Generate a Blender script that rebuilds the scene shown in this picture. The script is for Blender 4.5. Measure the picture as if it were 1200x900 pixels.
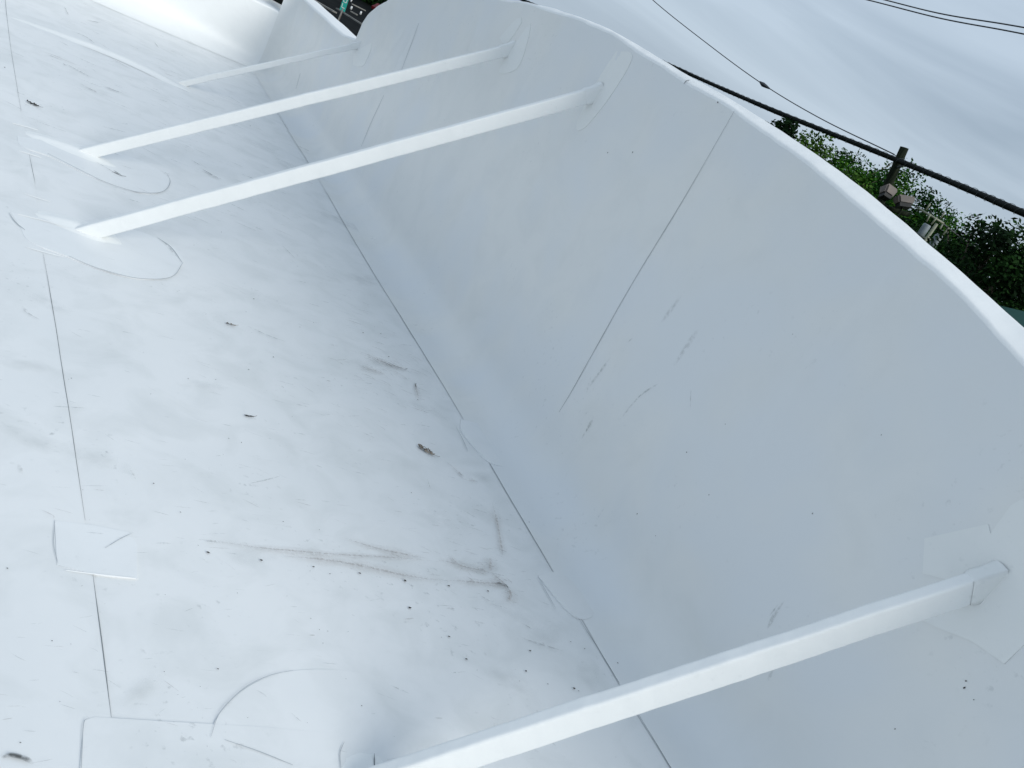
import bpy, bmesh, math, random
import numpy as np
from math import sin, cos, radians, pi, sqrt, atan2, exp, tan
from mathutils import Vector, noise

for o in list(bpy.data.objects): bpy.data.objects.remove(o)
S = bpy.context.scene
C = S.collection
random.seed(7)

# ------------------------------------------------------------------ camera
H = 1.70                                    # eye height above the roof deck
RHO, PITCH, YAW, FPX = 0.507510, 0.336429, 0.617096, 1011.75
f0 = Vector((sin(YAW), cos(YAW), 0)); r0 = Vector((cos(YAW), -sin(YAW), 0)); z0 = Vector((0, 0, 1))
Fv = cos(PITCH)*f0 - sin(PITCH)*z0
Up = sin(PITCH)*f0 + cos(PITCH)*z0
Rc = cos(RHO)*r0 + sin(RHO)*Up
Uc = -sin(RHO)*r0 + cos(RHO)*Up
cd = bpy.data.cameras.new('camera'); cam = bpy.data.objects.new('camera', cd); C.objects.link(cam)
from mathutils import Matrix
m = Matrix((Rc, Uc, -Fv)).transposed().to_4x4(); m.translation = Vector((0, 0, H))
cam.matrix_world = m
cd.sensor_fit = 'HORIZONTAL'; cd.sensor_width = 36; cd.lens = FPX/1200*36
cd.clip_start = 0.02; cd.clip_end = 3000
S.camera = cam
S.render.resolution_x = 1024; S.render.resolution_y = 768

# ------------------------------------------------------------------ sky and sun
SUN = Vector((0.36, -0.76, 0.56)).normalized()      # direction towards the sun
el = math.asin(SUN.z); az = atan2(SUN.x, SUN.y)
W = bpy.data.worlds.new('World'); S.world = W; W.use_nodes = True
nt = W.node_tree; nt.nodes.clear()
def N(t, **k):
    n = nt.nodes.new(t)
    for a, b in k.items(): setattr(n, a, b)
    return n
out = N('ShaderNodeOutputWorld'); bg = N('ShaderNodeBackground')
sky = N('ShaderNodeTexSky', sky_type='NISHITA'); sky.sun_disc = False
sky.sun_elevation = el; sky.sun_rotation = az; sky.altitude = 100; sky.air_density = 1.2; sky.dust_density = 2.5
tc = N('ShaderNodeTexCoord')
mp = N('ShaderNodeMapping'); mp.inputs['Scale'].default_value = (1.0, 1.0, 7.0); mp.inputs['Rotation'].default_value = (0.05, -0.06, 0.3); mp.inputs['Location'].default_value = (3.1, 1.7, 0.4)
nz = N('ShaderNodeTexNoise'); nz.inputs['Scale'].default_value = 1.9; nz.inputs['Detail'].default_value = 6; nz.inputs['Roughness'].default_value = 0.5; nz.inputs['Distortion'].default_value = 0.6
cr = N('ShaderNodeValToRGB')
e = cr.color_ramp.elements
e[0].position = 0.18; e[0].color = (3.6, 4.6, 5.8, 1)
e[1].position = 0.60; e[1].color = (6.3, 7.55, 8.95, 1)
mx = N('ShaderNodeMix', data_type='RGBA'); mx.inputs['Factor'].default_value = 0.86
nt.links.new(tc.outputs['Generated'], mp.inputs['Vector']); nt.links.new(mp.outputs[0], nz.inputs['Vector'])
nt.links.new(nz.outputs['Fac'], cr.inputs['Fac'])
# an overcast sky grows brighter from the horizon to the zenith
sx_ = N('ShaderNodeSeparateXYZ'); nt.links.new(tc.outputs['Generated'], sx_.inputs[0])
zr_ = N('ShaderNodeMapRange'); zr_.interpolation_type = 'SMOOTHSTEP'
zr_.inputs['From Min'].default_value = .15; zr_.inputs['From Max'].default_value = 1.0; zr_.inputs['To Min'].default_value = 1.0; zr_.inputs['To Max'].default_value = 1.05
nt.links.new(sx_.outputs['Z'], zr_.inputs['Value'])
vm = N('ShaderNodeVectorMath', operation='SCALE'); nt.links.new(cr.outputs[0], vm.inputs[0]); nt.links.new(zr_.outputs[0], vm.inputs['Scale'])
nt.links.new(sky.outputs[0], mx.inputs[6]); nt.links.new(vm.outputs[0], mx.inputs[7])
nt.links.new(mx.outputs[2], bg.inputs['Color']); bg.inputs['Strength'].default_value = 0.09
nt.links.new(bg.outputs[0], out.inputs['Surface'])

sd = bpy.data.lights.new('sun', 'SUN'); so = bpy.data.objects.new('sun', sd); C.objects.link(so)
sd.energy = 2.05; sd.angle = radians(34); sd.color = (1.0, 0.985, 0.925)
so.rotation_euler = SUN.to_track_quat('Z', 'Y').to_euler()
S.view_settings.view_transform = 'Standard'; S.view_settings.look = 'None'
S.view_settings.exposure = 0.0; S.view_settings.gamma = 1.0

# ------------------------------------------------------------------ survey helpers: sight lines from the eye to a plane
XW = 2.4746                                # face of the long parapet
EYE = Vector((0, 0, H))
def ray(px, py):
    return Rc*((px-600)/FPX) - Uc*((py-450)/FPX) + Fv
def onz(px, py, z=0.0):
    d = ray(px, py); return EYE + d*((z-H)/d.z)
def onx(px, py, x=XW):
    d = ray(px, py); return EYE + d*(x/d.x)
def ony(px, py, y):
    d = ray(px, py); return EYE + d*(y/d.y)
def dist(px, py, D):
    d = ray(px, py); d = d/sqrt(d.x*d.x+d.y*d.y); return EYE + d*D

# ------------------------------------------------------------------ materials
def mat(name, col=(.8, .8, .8), rough=.5, metal=0.0, spec=.4):
    M = bpy.data.materials.new(name); M.use_nodes = True
    b = M.node_tree.nodes['Principled BSDF']
    b.inputs['Base Color'].default_value = (*col, 1); b.inputs['Roughness'].default_value = rough
    b.inputs['Metallic'].default_value = metal; b.inputs['Specular IOR Level'].default_value = spec
    return M, b
def noisy(name, c1, c2, scale, rough=.6, detail=5, bump=0.0, bscale=None, stretch=(1, 1, 1), lo=.35, hi=.65, spec=.4):
    M, b = mat(name, c1, rough, spec=spec); t = M.node_tree
    co = t.nodes.new('ShaderNodeTexCoord'); mpn = t.nodes.new('ShaderNodeMapping'); mpn.inputs['Scale'].default_value = stretch
    n = t.nodes.new('ShaderNodeTexNoise'); n.inputs['Scale'].default_value = scale; n.inputs['Detail'].default_value = detail
    r = t.nodes.new('ShaderNodeValToRGB'); r.color_ramp.elements[0].color = (*c1, 1); r.color_ramp.elements[1].color = (*c2, 1)
    r.color_ramp.elements[0].position = lo; r.color_ramp.elements[1].position = hi
    t.links.new(co.outputs['Object'], mpn.inputs[0]); t.links.new(mpn.outputs[0], n.inputs['Vector'])
    t.links.new(n.outputs['Fac'], r.inputs[0]); t.links.new(r.outputs[0], b.inputs['Base Color'])
    if bump:
        n2 = t.nodes.new('ShaderNodeTexNoise'); n2.inputs['Scale'].default_value = bscale or scale*3; n2.inputs['Detail'].default_value = 4
        bp = t.nodes.new('ShaderNodeBump'); bp.inputs['Strength'].default_value = bump; bp.inputs['Distance'].default_value = .01
        t.links.new(mpn.outputs[0], n2.inputs['Vector']); t.links.new(n2.outputs['Fac'], bp.inputs['Height']); t.links.new(bp.outputs[0], b.inputs['Normal'])
    return M

def membrane(name, base=(.80, .815, .82), soil=.5, rough=.42, smudge=True, streak=(1, 1, 1), tint=None):
    """white roofing membrane: faint soiling in three sizes, fine relief"""
    M, b = mat(name, base, rough, spec=.45); t = M.node_tree; L = t.links.new
    co = t.nodes.new('ShaderNodeTexCoord'); mpn = t.nodes.new('ShaderNodeMapping'); mpn.inputs['Scale'].default_value = streak
    L(co.outputs['Object'], mpn.inputs[0])
    def nz(sc, de, lo, hi, ro=.55, vec=None, dist_=0.0):
        n = t.nodes.new('ShaderNodeTexNoise'); n.inputs['Scale'].default_value = sc; n.inputs['Detail'].default_value = de
        n.inputs['Roughness'].default_value = ro; n.inputs['Distortion'].default_value = dist_
        L(vec or mpn.outputs[0], n.inputs['Vector'])
        r = t.nodes.new('ShaderNodeMapRange'); r.inputs['From Min'].default_value = lo; r.inputs['From Max'].default_value = hi
        L(n.outputs['Fac'], r.inputs['Value']); return r.outputs[0]
    def mul(a, k):
        q = t.nodes.new('ShaderNodeMath'); q.operation = 'MULTIPLY'; L(a, q.inputs[0])
        if isinstance(k, float): q.inputs[1].default_value = k
        else: L(k, q.inputs[1])
        return q.outputs[0]
    def mix(c, colr, fac):
        x = t.nodes.new('ShaderNodeMix'); x.data_type = 'RGBA'
        if isinstance(c, tuple): x.inputs[6].default_value = (*c, 1)
        else: L(c, x.inputs[6])
        x.inputs[7].default_value = (*colr, 1); L(fac, x.inputs[0]); return x.outputs[2]
    big = nz(.9, 4, .38, .72); mid = nz(4.5, 5, .45, .8, dist_=.6); fine = nz(38, 4, .62, .78)
    c = mix(base, (.70, .725, .735), mul(big, .55*soil))
    c = mix(c, (.60, .625, .62), mul(mid, .5*soil))
    if tint: c = mix(c, tint, nz(1.5, 2, .42, .62))
    patch = nz(2.2, 3, .5, .66)
    c = mix(c, (.42, .44, .44), mul(mul(fine, patch), .85*soil))
    if smudge:                                   # thin smeared scuffs in a few trodden areas
        m2 = t.nodes.new('ShaderNodeMapping'); m2.inputs['Scale'].default_value = (5, 34, 1); m2.inputs['Rotation'].default_value = (0, 0, .35)
        L(co.outputs['Object'], m2.inputs[0])
        s = nz(1.6, 6, .66, .78, .65, m2.outputs[0], 1.2); a = nz(1.3, 3, .46, .62)
        c = mix(c, (.34, .36, .35), mul(mul(s, a), .55*soil))
    L(c, b.inputs['Base Color'])
    n3 = t.nodes.new('ShaderNodeTexNoise'); n3.inputs['Scale'].default_value = 9; n3.inputs['Detail'].default_value = 6
    L(co.outputs['Object'], n3.inputs['Vector'])
    bp = t.nodes.new('ShaderNodeBump'); bp.inputs['Strength'].default_value = .10; bp.inputs['Distance'].default_value = .01
    L(n3.outputs['Fac'], bp.inputs['Height']); L(bp.outputs[0], b.inputs['Normal'])
    return M

M_deck = membrane('deck_membrane', base=(.81, .82, .82), soil=1.15)
M_sheet = membrane('lapped_membrane', base=(.815, .825, .825), soil=1.1)
M_wall = membrane('wall_membrane', base=(.81, .812, .792), soil=.5, smudge=False, tint=(.765, .785, .795))
M_flash = membrane('flashing_membrane', base=(.80, .81, .81), soil=.6)
M_clean = membrane('clean_membrane', base=(.86, .87, .865), soil=.15, smudge=False)
M_brace = membrane('brace_wrap', base=(.87, .88, .87), soil=.25, smudge=False, streak=(1, 1, 1))
def relief(M, k, sc):
    t = M.node_tree; bp = [n for n in t.nodes if n.type == 'BUMP'][0]; bp.inputs['Strength'].default_value = k
    [n for n in t.nodes if n.type == 'TEX_NOISE' and n.outputs['Fac'].links[0].to_node == bp][0].inputs['Scale'].default_value = sc
relief(M_brace, .35, 14); relief(M_wall, .16, 7); relief(M_clean, .35, 11)
M_patch = membrane('patch_membrane', base=(.815, .83, .835), soil=.45, smudge=False)
M_wpatch = membrane('wall_patch_membrane', base=(.83, .84, .825), soil=.2, smudge=False)
M_edge, _ = mat('cut_scrim_edge', (.22, .24, .25), .8)
M_edge2, _ = mat('faint_cut_edge', (.46, .49, .51), .8)
M_bead, _ = mat('weld_bead', (.86, .87, .87), .35)
M_black, _ = mat('black_cable', (.006, .009, .008), .75, spec=.15)
M_wire, _ = mat('thin_wire', (.05, .055, .06), .5)
M_lash, _ = mat('lashing_wire', (.16, .18, .18), .5, .3)
M_pole = noisy('shaded_weathered_wood', (.006, .010, .006), (.024, .030, .018), 3, .85, bump=.5, stretch=(6, 6, .5))  # shade on the pole against the sky is put into this dark colour
M_pole.node_tree.nodes['Principled BSDF'].inputs['Specular IOR Level'].default_value = .08
M_tan = noisy('tan_housing', (.22, .18, .155), (.15, .13, .12), 4, .5)
M_dark = noisy('dark_recess', (.015, .016, .016), (.03, .03, .03), 6, .6)
M_grey = noisy('grey_tank', (.26, .30, .32), (.18, .21, .22), 5, .45)
M_bone = noisy('porcelain_bracket', (.30, .31, .22), (.20, .21, .15), 8, .4)
M_bark = noisy('bark', (.05, .038, .028), (.11, .09, .07), 6, .9, bump=.6, stretch=(4, 4, .6))
M_asph = noisy('asphalt', (.003, .0045, .0045), (.009, .010, .010), .35, .9, detail=8)
M_asph.node_tree.nodes['Principled BSDF'].inputs['Specular IOR Level'].default_value = .04
M_grass = noisy('grass_ground', (.018, .035, .010), (.05, .07, .022), .25, .95, detail=8)
M_kerb = noisy('kerb_concrete', (.16, .16, .15), (.26, .25, .23), 1, .85)
M_teal = noisy('teal_print', (.02, .36, .30), (.03, .48, .40), 4, .5)
M_tealroof = noisy('green_metal', (.02, .075, .065), (.03, .11, .09), 2, .5)
M_white, _ = mat('white_paint', (.78, .79, .78), .5)
M_red, _ = mat('dark_red_paint', (.10, .008, .012), .25)
M_glass, _ = mat('dark_glass', (.01, .012, .014), .08, spec=.6)
M_tyre, _ = mat('tyre_rubber', (.012, .012, .012), .8)
M_render = noisy('cement_render', (.38, .37, .34), (.30, .29, .27), 1.5, .85, bump=.2)
M_leafdry = noisy('dry_leaf', (.05, .04, .03), (.36, .30, .24), 70, .8, lo=.42, hi=.58)
M_leafdark = noisy('dark_debris', (.02, .02, .018), (.07, .06, .05), 80, .85)
def foliage(name, a, b_, c_):
    M, b = mat(name, a, .7, spec=.06); t = M.node_tree
    at = t.nodes.new('ShaderNodeAttribute'); at.attribute_name = 'tone'
    r = t.nodes.new('ShaderNodeValToRGB'); r.color_ramp.elements[0].color = (*a, 1); r.color_ramp.elements[1].color = (*c_, 1)
    x = r.color_ramp.elements.new(.55); x.color = (*b_, 1)
    t.links.new(at.outputs['Fac'], r.inputs[0]); t.links.new(r.outputs[0], b.inputs['Base Color'])
    return M
F_dark = foliage('dark_foliage', (.004, .012, .005), (.007, .024, .006), (.022, .065, .012))
F_mid = foliage('mid_foliage', (.006, .030, .005), (.018, .080, .009), (.11, .25, .028))
F_light = foliage('light_foliage', (.03, .07, .012), (.06, .13, .02), (.12, .20, .045))

def dirt(name, col, dens=1.0, scale=60, lo=.35, hi=.6):
    """worn-in dirt: opacity from the stroke's own edge fade times a grain"""
    M, b = mat(name, col, .8); t = M.node_tree; L = t.links.new
    at = t.nodes.new('ShaderNodeAttribute'); at.attribute_name = 'fade'
    co = t.nodes.new('ShaderNodeTexCoord'); n = t.nodes.new('ShaderNodeTexNoise'); n.inputs['Scale'].default_value = scale; n.inputs['Detail'].default_value = 5
    L(co.outputs['Object'], n.inputs['Vector'])
    r = t.nodes.new('ShaderNodeMapRange'); r.inputs['From Min'].default_value = lo; r.inputs['From Max'].default_value = hi; L(n.outputs['Fac'], r.inputs['Value'])
    q = t.nodes.new('ShaderNodeMath'); q.operation = 'MULTIPLY'; L(at.outputs['Fac'], q.inputs[0]); L(r.outputs[0], q.inputs[1])
    q2 = t.nodes.new('ShaderNodeMath'); q2.operation = 'MULTIPLY'; L(q.outputs[0], q2.inputs[0]); q2.inputs[1].default_value = dens
    L(q2.outputs[0], b.inputs['Alpha']); return M
D_grey = dirt('grey_scuff', (.28, .29, .27), .55)
D_brown = dirt('brown_soil', (.28, .21, .16), .60, 85, .25, .60)
D_dark = dirt('dark_soil', (.06, .06, .055), .95, 50, .3, .5)
D_soft = dirt('soft_smudge', (.50, .52, .51), .22, 14, .35, .75)

# ------------------------------------------------------------------ object helpers
def link(name, me, M, parent=None, smooth=False):
    o = bpy.data.objects.new(name, me); C.objects.link(o)
    if M: me.materials.append(M)
    if parent: o.parent = parent
    if smooth: me.polygons.foreach_set('use_smooth', [True]*len(me.polygons))
    return o
def pyd(name, V, Fc, M, parent=None, smooth=False):
    me = bpy.data.meshes.new(name); me.from_pydata([tuple(v) for v in V], [], Fc); me.update()
    return link(name, me, M, parent, smooth)
def thing(name, label, cat, loc=(0, 0, 0), group=None):
    o = bpy.data.objects.new(name, None); o.empty_display_size = .2; C.objects.link(o); o.location = loc
    return tag(o, label, cat, group)
def tag(o, label, cat, group=None):
    o['label'] = label; o['category'] = cat
    if group: o['group'] = group
    return o
def par(o, p):
    """parent keeping the child's place"""
    o.parent = p; o.matrix_parent_inverse = Matrix.Translation(-Vector(p.location)); return o
def box_bm(bm, c, s, M=None, bev=0):
    r = bmesh.ops.create_cube(bm, size=1.0); vs = r['verts']
    for v in vs: v.co = Vector((v.co.x*s[0], v.co.y*s[1], v.co.z*s[2]))
    if bev: bmesh.ops.bevel(bm, geom=list({e for v in vs for e in v.link_edges}), offset=bev, segments=2, affect='EDGES')
    if not bev:
        for v in vs: v.co = (M @ v.co if M else v.co) + Vector(c)
    else:
        for v in bm.verts: 
            if v.tag is False: v.co = (M @ v.co if M else v.co) + Vector(c)
    for v in bm.verts: v.tag = True
    return bm
def bmo(name, bm, M, parent=None, smooth=False):
    me = bpy.data.meshes.new(name); bm.to_mesh(me); bm.free(); return link(name, me, M, parent, smooth)
def tube(name, pts, rad, M, parent=None, n=8, cap=True, rads=None):
    pts = [Vector(p) for p in pts]; V = []; Fc = []
    for i, p in enumerate(pts):
        d = (pts[min(i+1, len(pts)-1)]-pts[max(i-1, 0)]).normalized()
        a = d.cross(Vector((0, 0, 1))); 
        if a.length < .05: a = d.cross(Vector((1, 0, 0)))
        a.normalize(); b = d.cross(a); r = rads[i] if rads else rad
        for k in range(n): V.append(p + a*cos(2*pi*k/n)*r + b*sin(2*pi*k/n)*r)
    for i in range(len(pts)-1):
        for k in range(n): Fc.append((i*n+k, i*n+(k+1) % n, (i+1)*n+(k+1) % n, (i+1)*n+k))
    if cap: Fc.append(tuple(range(n))[::-1]); Fc.append(tuple((len(pts)-1)*n+k for k in range(n)))
    return pyd(name, V, Fc, M, parent, True)
def fbm(x, y, s, z=0.0): return noise.fractal(Vector((x*s, y*s, z)), 1.0, 2.0, 3)
def und(x, y):                            # gentle unevenness of the deck
    return .007*fbm(x, y, .55) + .0025*fbm(x, y, 2.3, 5.0)
def catmull(P, n=6):
    P = [Vector(p) for p in P]; 
    if len(P) < 3: return [P[0].lerp(P[-1], i/n) for i in range(n+1)]
    Q = [P[0]*2-P[1]] + P + [P[-1]*2-P[-2]]; R = []
    for i in range(1, len(Q)-2):
        for k in range(n):
            t = k/n; a, b, c, d = Q[i-1], Q[i], Q[i+1], Q[i+2]
            R.append(.5*((2*b)+(c-a)*t+(2*a-5*b+4*c-d)*t*t+(3*b-a-3*c+d)*t**3))
    R.append(P[-1]); return R
def resample(P, step):
    R = [P[0]]
    for a, b in zip(P, P[1:]):
        L = (b-a).length; k = max(1, int(L/step))
        for i in range(1, k+1): R.append(a.lerp(b, i/k))
    return R

# the long parapet's face, bulging a little like loose sheet
def wbulge(y, z):
    b = .006*noise.fractal(Vector((y*.8, z*.9, 9.0)), 1.0, 2.0, 3) + .0060*noise.fractal(Vector((y*2.6+z*.9, z*.5, 3.0)), 1.0, 2.0, 2)
    for (y1, z1, y2, z2, w, h) in CREASE:
        dx, dz = y2-y1, z2-z1; L = dx*dx+dz*dz; t = ((y-y1)*dx+(z-z1)*dz)/L
        if -.15 < t < 1.15:
            d = ((y-y1-t*dx)**2+(z-z1-t*dz)**2)**.5
            if d < 3*w: b += h*exp(-(d/w)**2)*min(1, max(0, (t+.15)/.2))*min(1, max(0, (1.15-t)/.2))
    return b*min(1.0, z/.4)
CREASE = []
for (a, b, w, h) in [((1052, 325), (945, 440), .020, .012), ((940, 450), (880, 545), .022, .010), ((1010, 505), (965, 580), .022, -.008),
                     ((490, 30), (455, 95), .03, .012), ((470, 40), (425, 110), .03, -.012), ((560, 30), (530, 110), .03, .009), ((655, 20), (600, 130), .02, .012), ((725, 60), (640, 210), .02, .008)]:
    p, q = onx(*a), onx(*b); CREASE.append((p.y, p.z, q.y, q.z, w, h))

# ------------------------------------------------------------------ the parapet's outline from sight lines
inner_px = [(1200, 423), (1130, 350), (1080, 303), (1050, 275), (1000, 235), (950, 192), (900, 156), (860, 129), (800, 93), (760, 66), (715, 38), (680, 23), (640, 10), (615, 3)]
outer_px = [(1200, 384), (1150, 340), (1104, 300), (1050, 252), (1000, 212), (960, 183), (910, 150), (860, 118), (830, 101), (800, 85), (760, 60), (715, 34), (680, 20), (640, 7)]
def xo(y): return XW+float(np.interp(y, [2.2, 4.2], [.10, .045]))
def oyz(p):
    y = onx(*p).y
    for _ in range(4): q = onx(*p, xo(y)); y = q.y
    return (q.y, q.z)
inn = sorted([(onx(*p).y, onx(*p).z) for p in inner_px] + [(6.9, 1.73), (onx(455, 0).y, onx(455, 0).z)] + [(-2.0, .25), (-1.0, .85), (0.0, 1.28), (.7, 1.52)])
outr = sorted([oyz(p) for p in outer_px] + [(7.0, 1.74), (8.1, 1.475)] + [(-2.0, .35), (-1.0, .95), (0.0, 1.37), (.7, 1.60)])
yi, zi = np.array([a for a, b in inn]), np.array([b for a, b in inn])
yo, zo = np.array([a for a, b in outr]), np.array([b for a, b in outr])
ARCH_END = 8.38
def smooth_interp(y, Y, Z, w=.10):
    s = 0
    for k, g in ((-1, .25), (0, .5), (1, .25)): s += g*float(np.interp(y+k*w, Y, Z))
    return s
def ztop(y):                              # top of the inner face
    z = smooth_interp(y, yi, zi)
    if y > 7.95: z = float(np.interp(y, [7.95, 8.15, 8.32, ARCH_END], [1.47, 1.39, 1.29, 1.20]))
    return z
def zcrown(y):
    z = smooth_interp(y, yo, zo)
    if y > 7.95: z = ztop(y)+.012
    z += .004*noise.noise(Vector((y*3.1, 4.0, 0)))+.0025*noise.noise(Vector((y*9, 1.0, 0)))
    return max(z, ztop(y)+.006)
RC = .245                                  # radius of the soft cove at the wall foot
COVE = []                                 # eased cove: slope changes smoothly from deck to wall
def _cove():
    x = z = 0.0; n = 200; pts = [(0.0, 0.0)]
    for i in range(n):
        q = (i+.5)/n; th = pi/2*q*q*(3-2*q); x += cos(th)/n; z += sin(th)/n; pts.append((x, z))
    k = 1/x
    return [(a*k, b*k) for a, b in pts], k
COVE, CK = _cove(); SC = RC*CK
def cove(q):                              # q 0..1 along the cove, unit width
    f = max(0, min(1, q))*200; i = min(199, int(f)); t = f-i
    return (COVE[i][0]*(1-t)+COVE[i+1][0]*t, COVE[i][1]*(1-t)+COVE[i+1][1]*t)
def wallpt(y, s, zt, off=0.0):
    """s = height along the face; below RC it follows the cove"""
    if s < SC:
        cx_, cz_ = cove(s/SC); x = XW-RC+RC*cx_; z = RC*cz_
        return Vector((x, y, z+.0025+und(x, y)*(1-s/SC)))
    z = RC*COVE[-1][1] + (s-SC)
    return Vector((XW - wbulge(y, z)*min(1, (z-RC*COVE[-1][1])/.3) - off, y, z+.0025))
CORN0, CORN1 = 10.90, 11.15                # where the low parapet curves into the rear one

# ------------------------------------------------------------------ ground and outside setting
GZ = -4.7
def struct(o): o['kind'] = 'structure'; return o
g = pyd('ground', [(-900, -900, GZ), (1200, -900, GZ), (1200, 1500, GZ), (-900, 1500, GZ)], [(0, 1, 2, 3)], M_grass); struct(g)
g = pyd('street', [(-30, 12.5, GZ+.004), (14, 12.5, GZ+.004), (75, 190, GZ+.004), (-20, 190, GZ+.004)], [(0, 1, 2, 3)], M_asph); struct(g)

# ------------------------------------------------------------------ building and its roof
bld = thing('commercial_building', 'flat-roofed building under a white sheet membrane, the roof in the foreground', 'building', (0, 4, GZ))
bm = bmesh.new()
for c, s in [((XW+.10, 3.2, (GZ-.01)/2), (.20, 15.9, -GZ-.02)), ((-2.7, 11.12, (GZ-.01)/2), (10.2, .2, -GZ-.02)), ((-2.7, -4.65, (GZ-.01)/2), (10.2, .2, -GZ-.02)), ((-7.9, 3.2, (GZ-.01)/2), (.2, 15.4, -GZ-.02))]:
    box_bm(bm, c, s)
par(bmo('wall', bm, M_render), bld)

def grid(name, fx, nu, nv, M, parent=None):
    V = [fx(i/(nu), j/(nv)) for i in range(nu+1) for j in range(nv+1)]
    Fc = [(i*(nv+1)+j, (i+1)*(nv+1)+j, (i+1)*(nv+1)+j+1, i*(nv+1)+j+1) for i in range(nu) for j in range(nv)]
    return pyd(name, V, Fc, M, parent, True)
def deck(u, v):
    x = -7.8+u*(XW+7.85); y = -4.5+v*15.7; return Vector((x, y, und(x, y)))
par(grid('roof_deck', deck, 150, 230, M_deck), bld)

# left membrane sheet, lapped over the deck sheet along a slightly skew seam
seam_px = [(-10, -60), (8, 20), (22, 120), (38, 195), (50, 300), (72, 430), (98, 610), (112, 700), (130, 842), (140, 920)]
sp = sorted([(onz(*p).y, onz(*p).x) for p in seam_px]); sy = [a for a, b in sp]; sx = [b for a, b in sp]
def seamx(y): return float(np.interp(y, sy, sx))
def sheetL(u, v):
    y = -4.4+v*(15.2); xs = seamx(y); x = -7.7 + (1-(1-u)**2)*(xs+7.7)
    return Vector((x, y, und(x, y)+.0022))
par(grid('membrane_sheet', sheetL, 60, 220, M_sheet), bld)

# ------------------------------------------------------------------ thin line work (cut edges, beads), dirt strokes
def ribbon_data(P, w, lift, nrm=None, jit=0.0, taper=True):
    V = []; F_ = []; n = len(P)
    for i, p in enumerate(P):
        d = (P[min(i+1, n-1)]-P[max(i-1, 0)]).normalized(); nn = nrm(p) if nrm else Vector((0, 0, 1))
        a = d.cross(nn).normalized(); t = 1.0
        if taper: t = min(1, .25+3*i/n, .25+3*(n-1-i)/n)
        ww = w*t*(1+jit*noise.noise(p*7+Vector((3, 1, 2))))
        q = p+nn*lift
        V += [q-a*ww/2, q+nn*w*.35, q+a*ww/2]
    for i in range(n-1):
        for k in range(2): F_.append((i*3+k, (i+1)*3+k, (i+1)*3+k+1, i*3+k+1))
    return V, F_
def lines_obj(name, polys, w, M, parent, lift=.003, surf='floor', jit=.5, step=.04, label=None):
    V, F_ = [], []
    for P in polys:
        P = catmull(P, 6) if len(P) > 2 else P
        P = resample(P, step)
        if surf == 'floor': P = [Vector((p.x, p.y, und(p.x, p.y)+lift)) for p in P]; nf = None
        else: P = [Vector((XW-wbulge(p.y, p.z)-lift, p.y, p.z)) for p in P]; nf = lambda q: Vector((-1, 0, 0))
        v, f = ribbon_data(P, w, 0.0005, nf, jit); k = len(V); V += v; F_ += [tuple(i+k for i in q) for q in f]
    o = pyd(name, V, F_, M, None, True); par(o, parent)
    return o
def beads(polys, w, parent, lift=.005):
    for P in polys: lines_obj('weld_bead', [P], w, M_bead, parent, lift=lift, jit=.3)
def fl(*px): return [onz(*p) for p in px]
def wl(*px): return [onx(*p) for p in px]

for P in [fl((4, -20), (13, 60), (25, 130)), fl((34, 182), (41, 216)), fl((51, 298), (72, 430), (99, 612)), fl((108, 673), (119, 755), (130, 842))]:
    lines_obj('cut_edge', [P], .0020, M_edge, bld, lift=.0024)
# foot flashing: a strip that leaves the deck along the cut line and turns up the wall
cut_px = [(300, 92), (325, 135), (375, 213), (430, 308), (490, 405), (547, 498), (572, 540), (612, 608), (652, 676), (688, 735), (726, 802), (755, 850), (786, 900)]
cp = sorted([(onz(*p).y, onz(*p).x) for p in cut_px]); cy = [a for a, b in cp]; cx = [b for a, b in cp]
def cutx(y): return float(np.interp(y, cy, cx))
Mf = membrane('flashing_strip_membrane', base=(.80, .81, .81), soil=.55)

# ------------------------------------------------------------------ arched parapet
ap = thing('arched_parapet', 'long white membrane-clad parapet with an arched top edge, right of the roof deck', 'parapet', (XW, 4, 0))
ys = np.arange(-2.0, ARCH_END+.001, .035); ys[-1] = ARCH_END
rows = []; 
for y in ys:
    zt = ztop(y); zc = zcrown(y); col = []
    zt = min(zc-.008, zt+.010*noise.noise(Vector((y*2.7, 8.0, 0)))+.004*noise.noise(Vector((y*11, 8.0, 0))))
    xc = cutx(y)
    for k in range(6):                                   # deck part of the flashing
        x = xc + (XW-RC-xc)*k/6; col.append(Vector((x, y, und(x, y)+.0025)))
    top = zt-RC*COVE[-1][1]+SC
    ss = list(np.linspace(0, SC, 12)) + list(np.linspace(SC, top-.012, 64)[1:])
    for s in ss: col.append(wallpt(y, s, zt))
    b = col[-1]
    # rounded top band leaning back from the face, then the outer face
    wv = .007*noise.noise(Vector((y*5, 2, 2)))+.004*noise.noise(Vector((y*17, 2, 7)))
    band = [(0.004, .010), (.012, .016)]
    for dx, dz in band: col.append(Vector((b.x+dx, y, b.z+dz)))
    XO = xo(y); h = zc-col[-1].z; x1 = col[-1].x; z1 = col[-1].z
    for t in (.25, .5, .75, .92, 1.0):
        col.append(Vector((x1+(XO-x1)*t, y, z1+h*t+wv*sin(pi*t))))
    col += [Vector((XO+.02, y, zc-.002)), Vector((XO+.04, y, zc-.012)), Vector((XO+.05, y, zc-.04)), Vector((XO+.052, y, 0.5 if zc > .6 else zc-.1)), Vector((XO+.052, y, -.03))]
    rows.append(col)
nv = len(rows[0]); V = [v for r in rows for v in r]
Fc = [(i*nv+j, (i+1)*nv+j, (i+1)*nv+j+1, i*nv+j+1) for i in range(len(rows)-1) for j in range(nv-1)]
k0 = len(V)
nw = 6+12+63
split = nw-1
faces_wall = [f for f in Fc if (f[0] % nv) < split]; faces_top = [f for f in Fc if (f[0] % nv) >= split]
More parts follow.
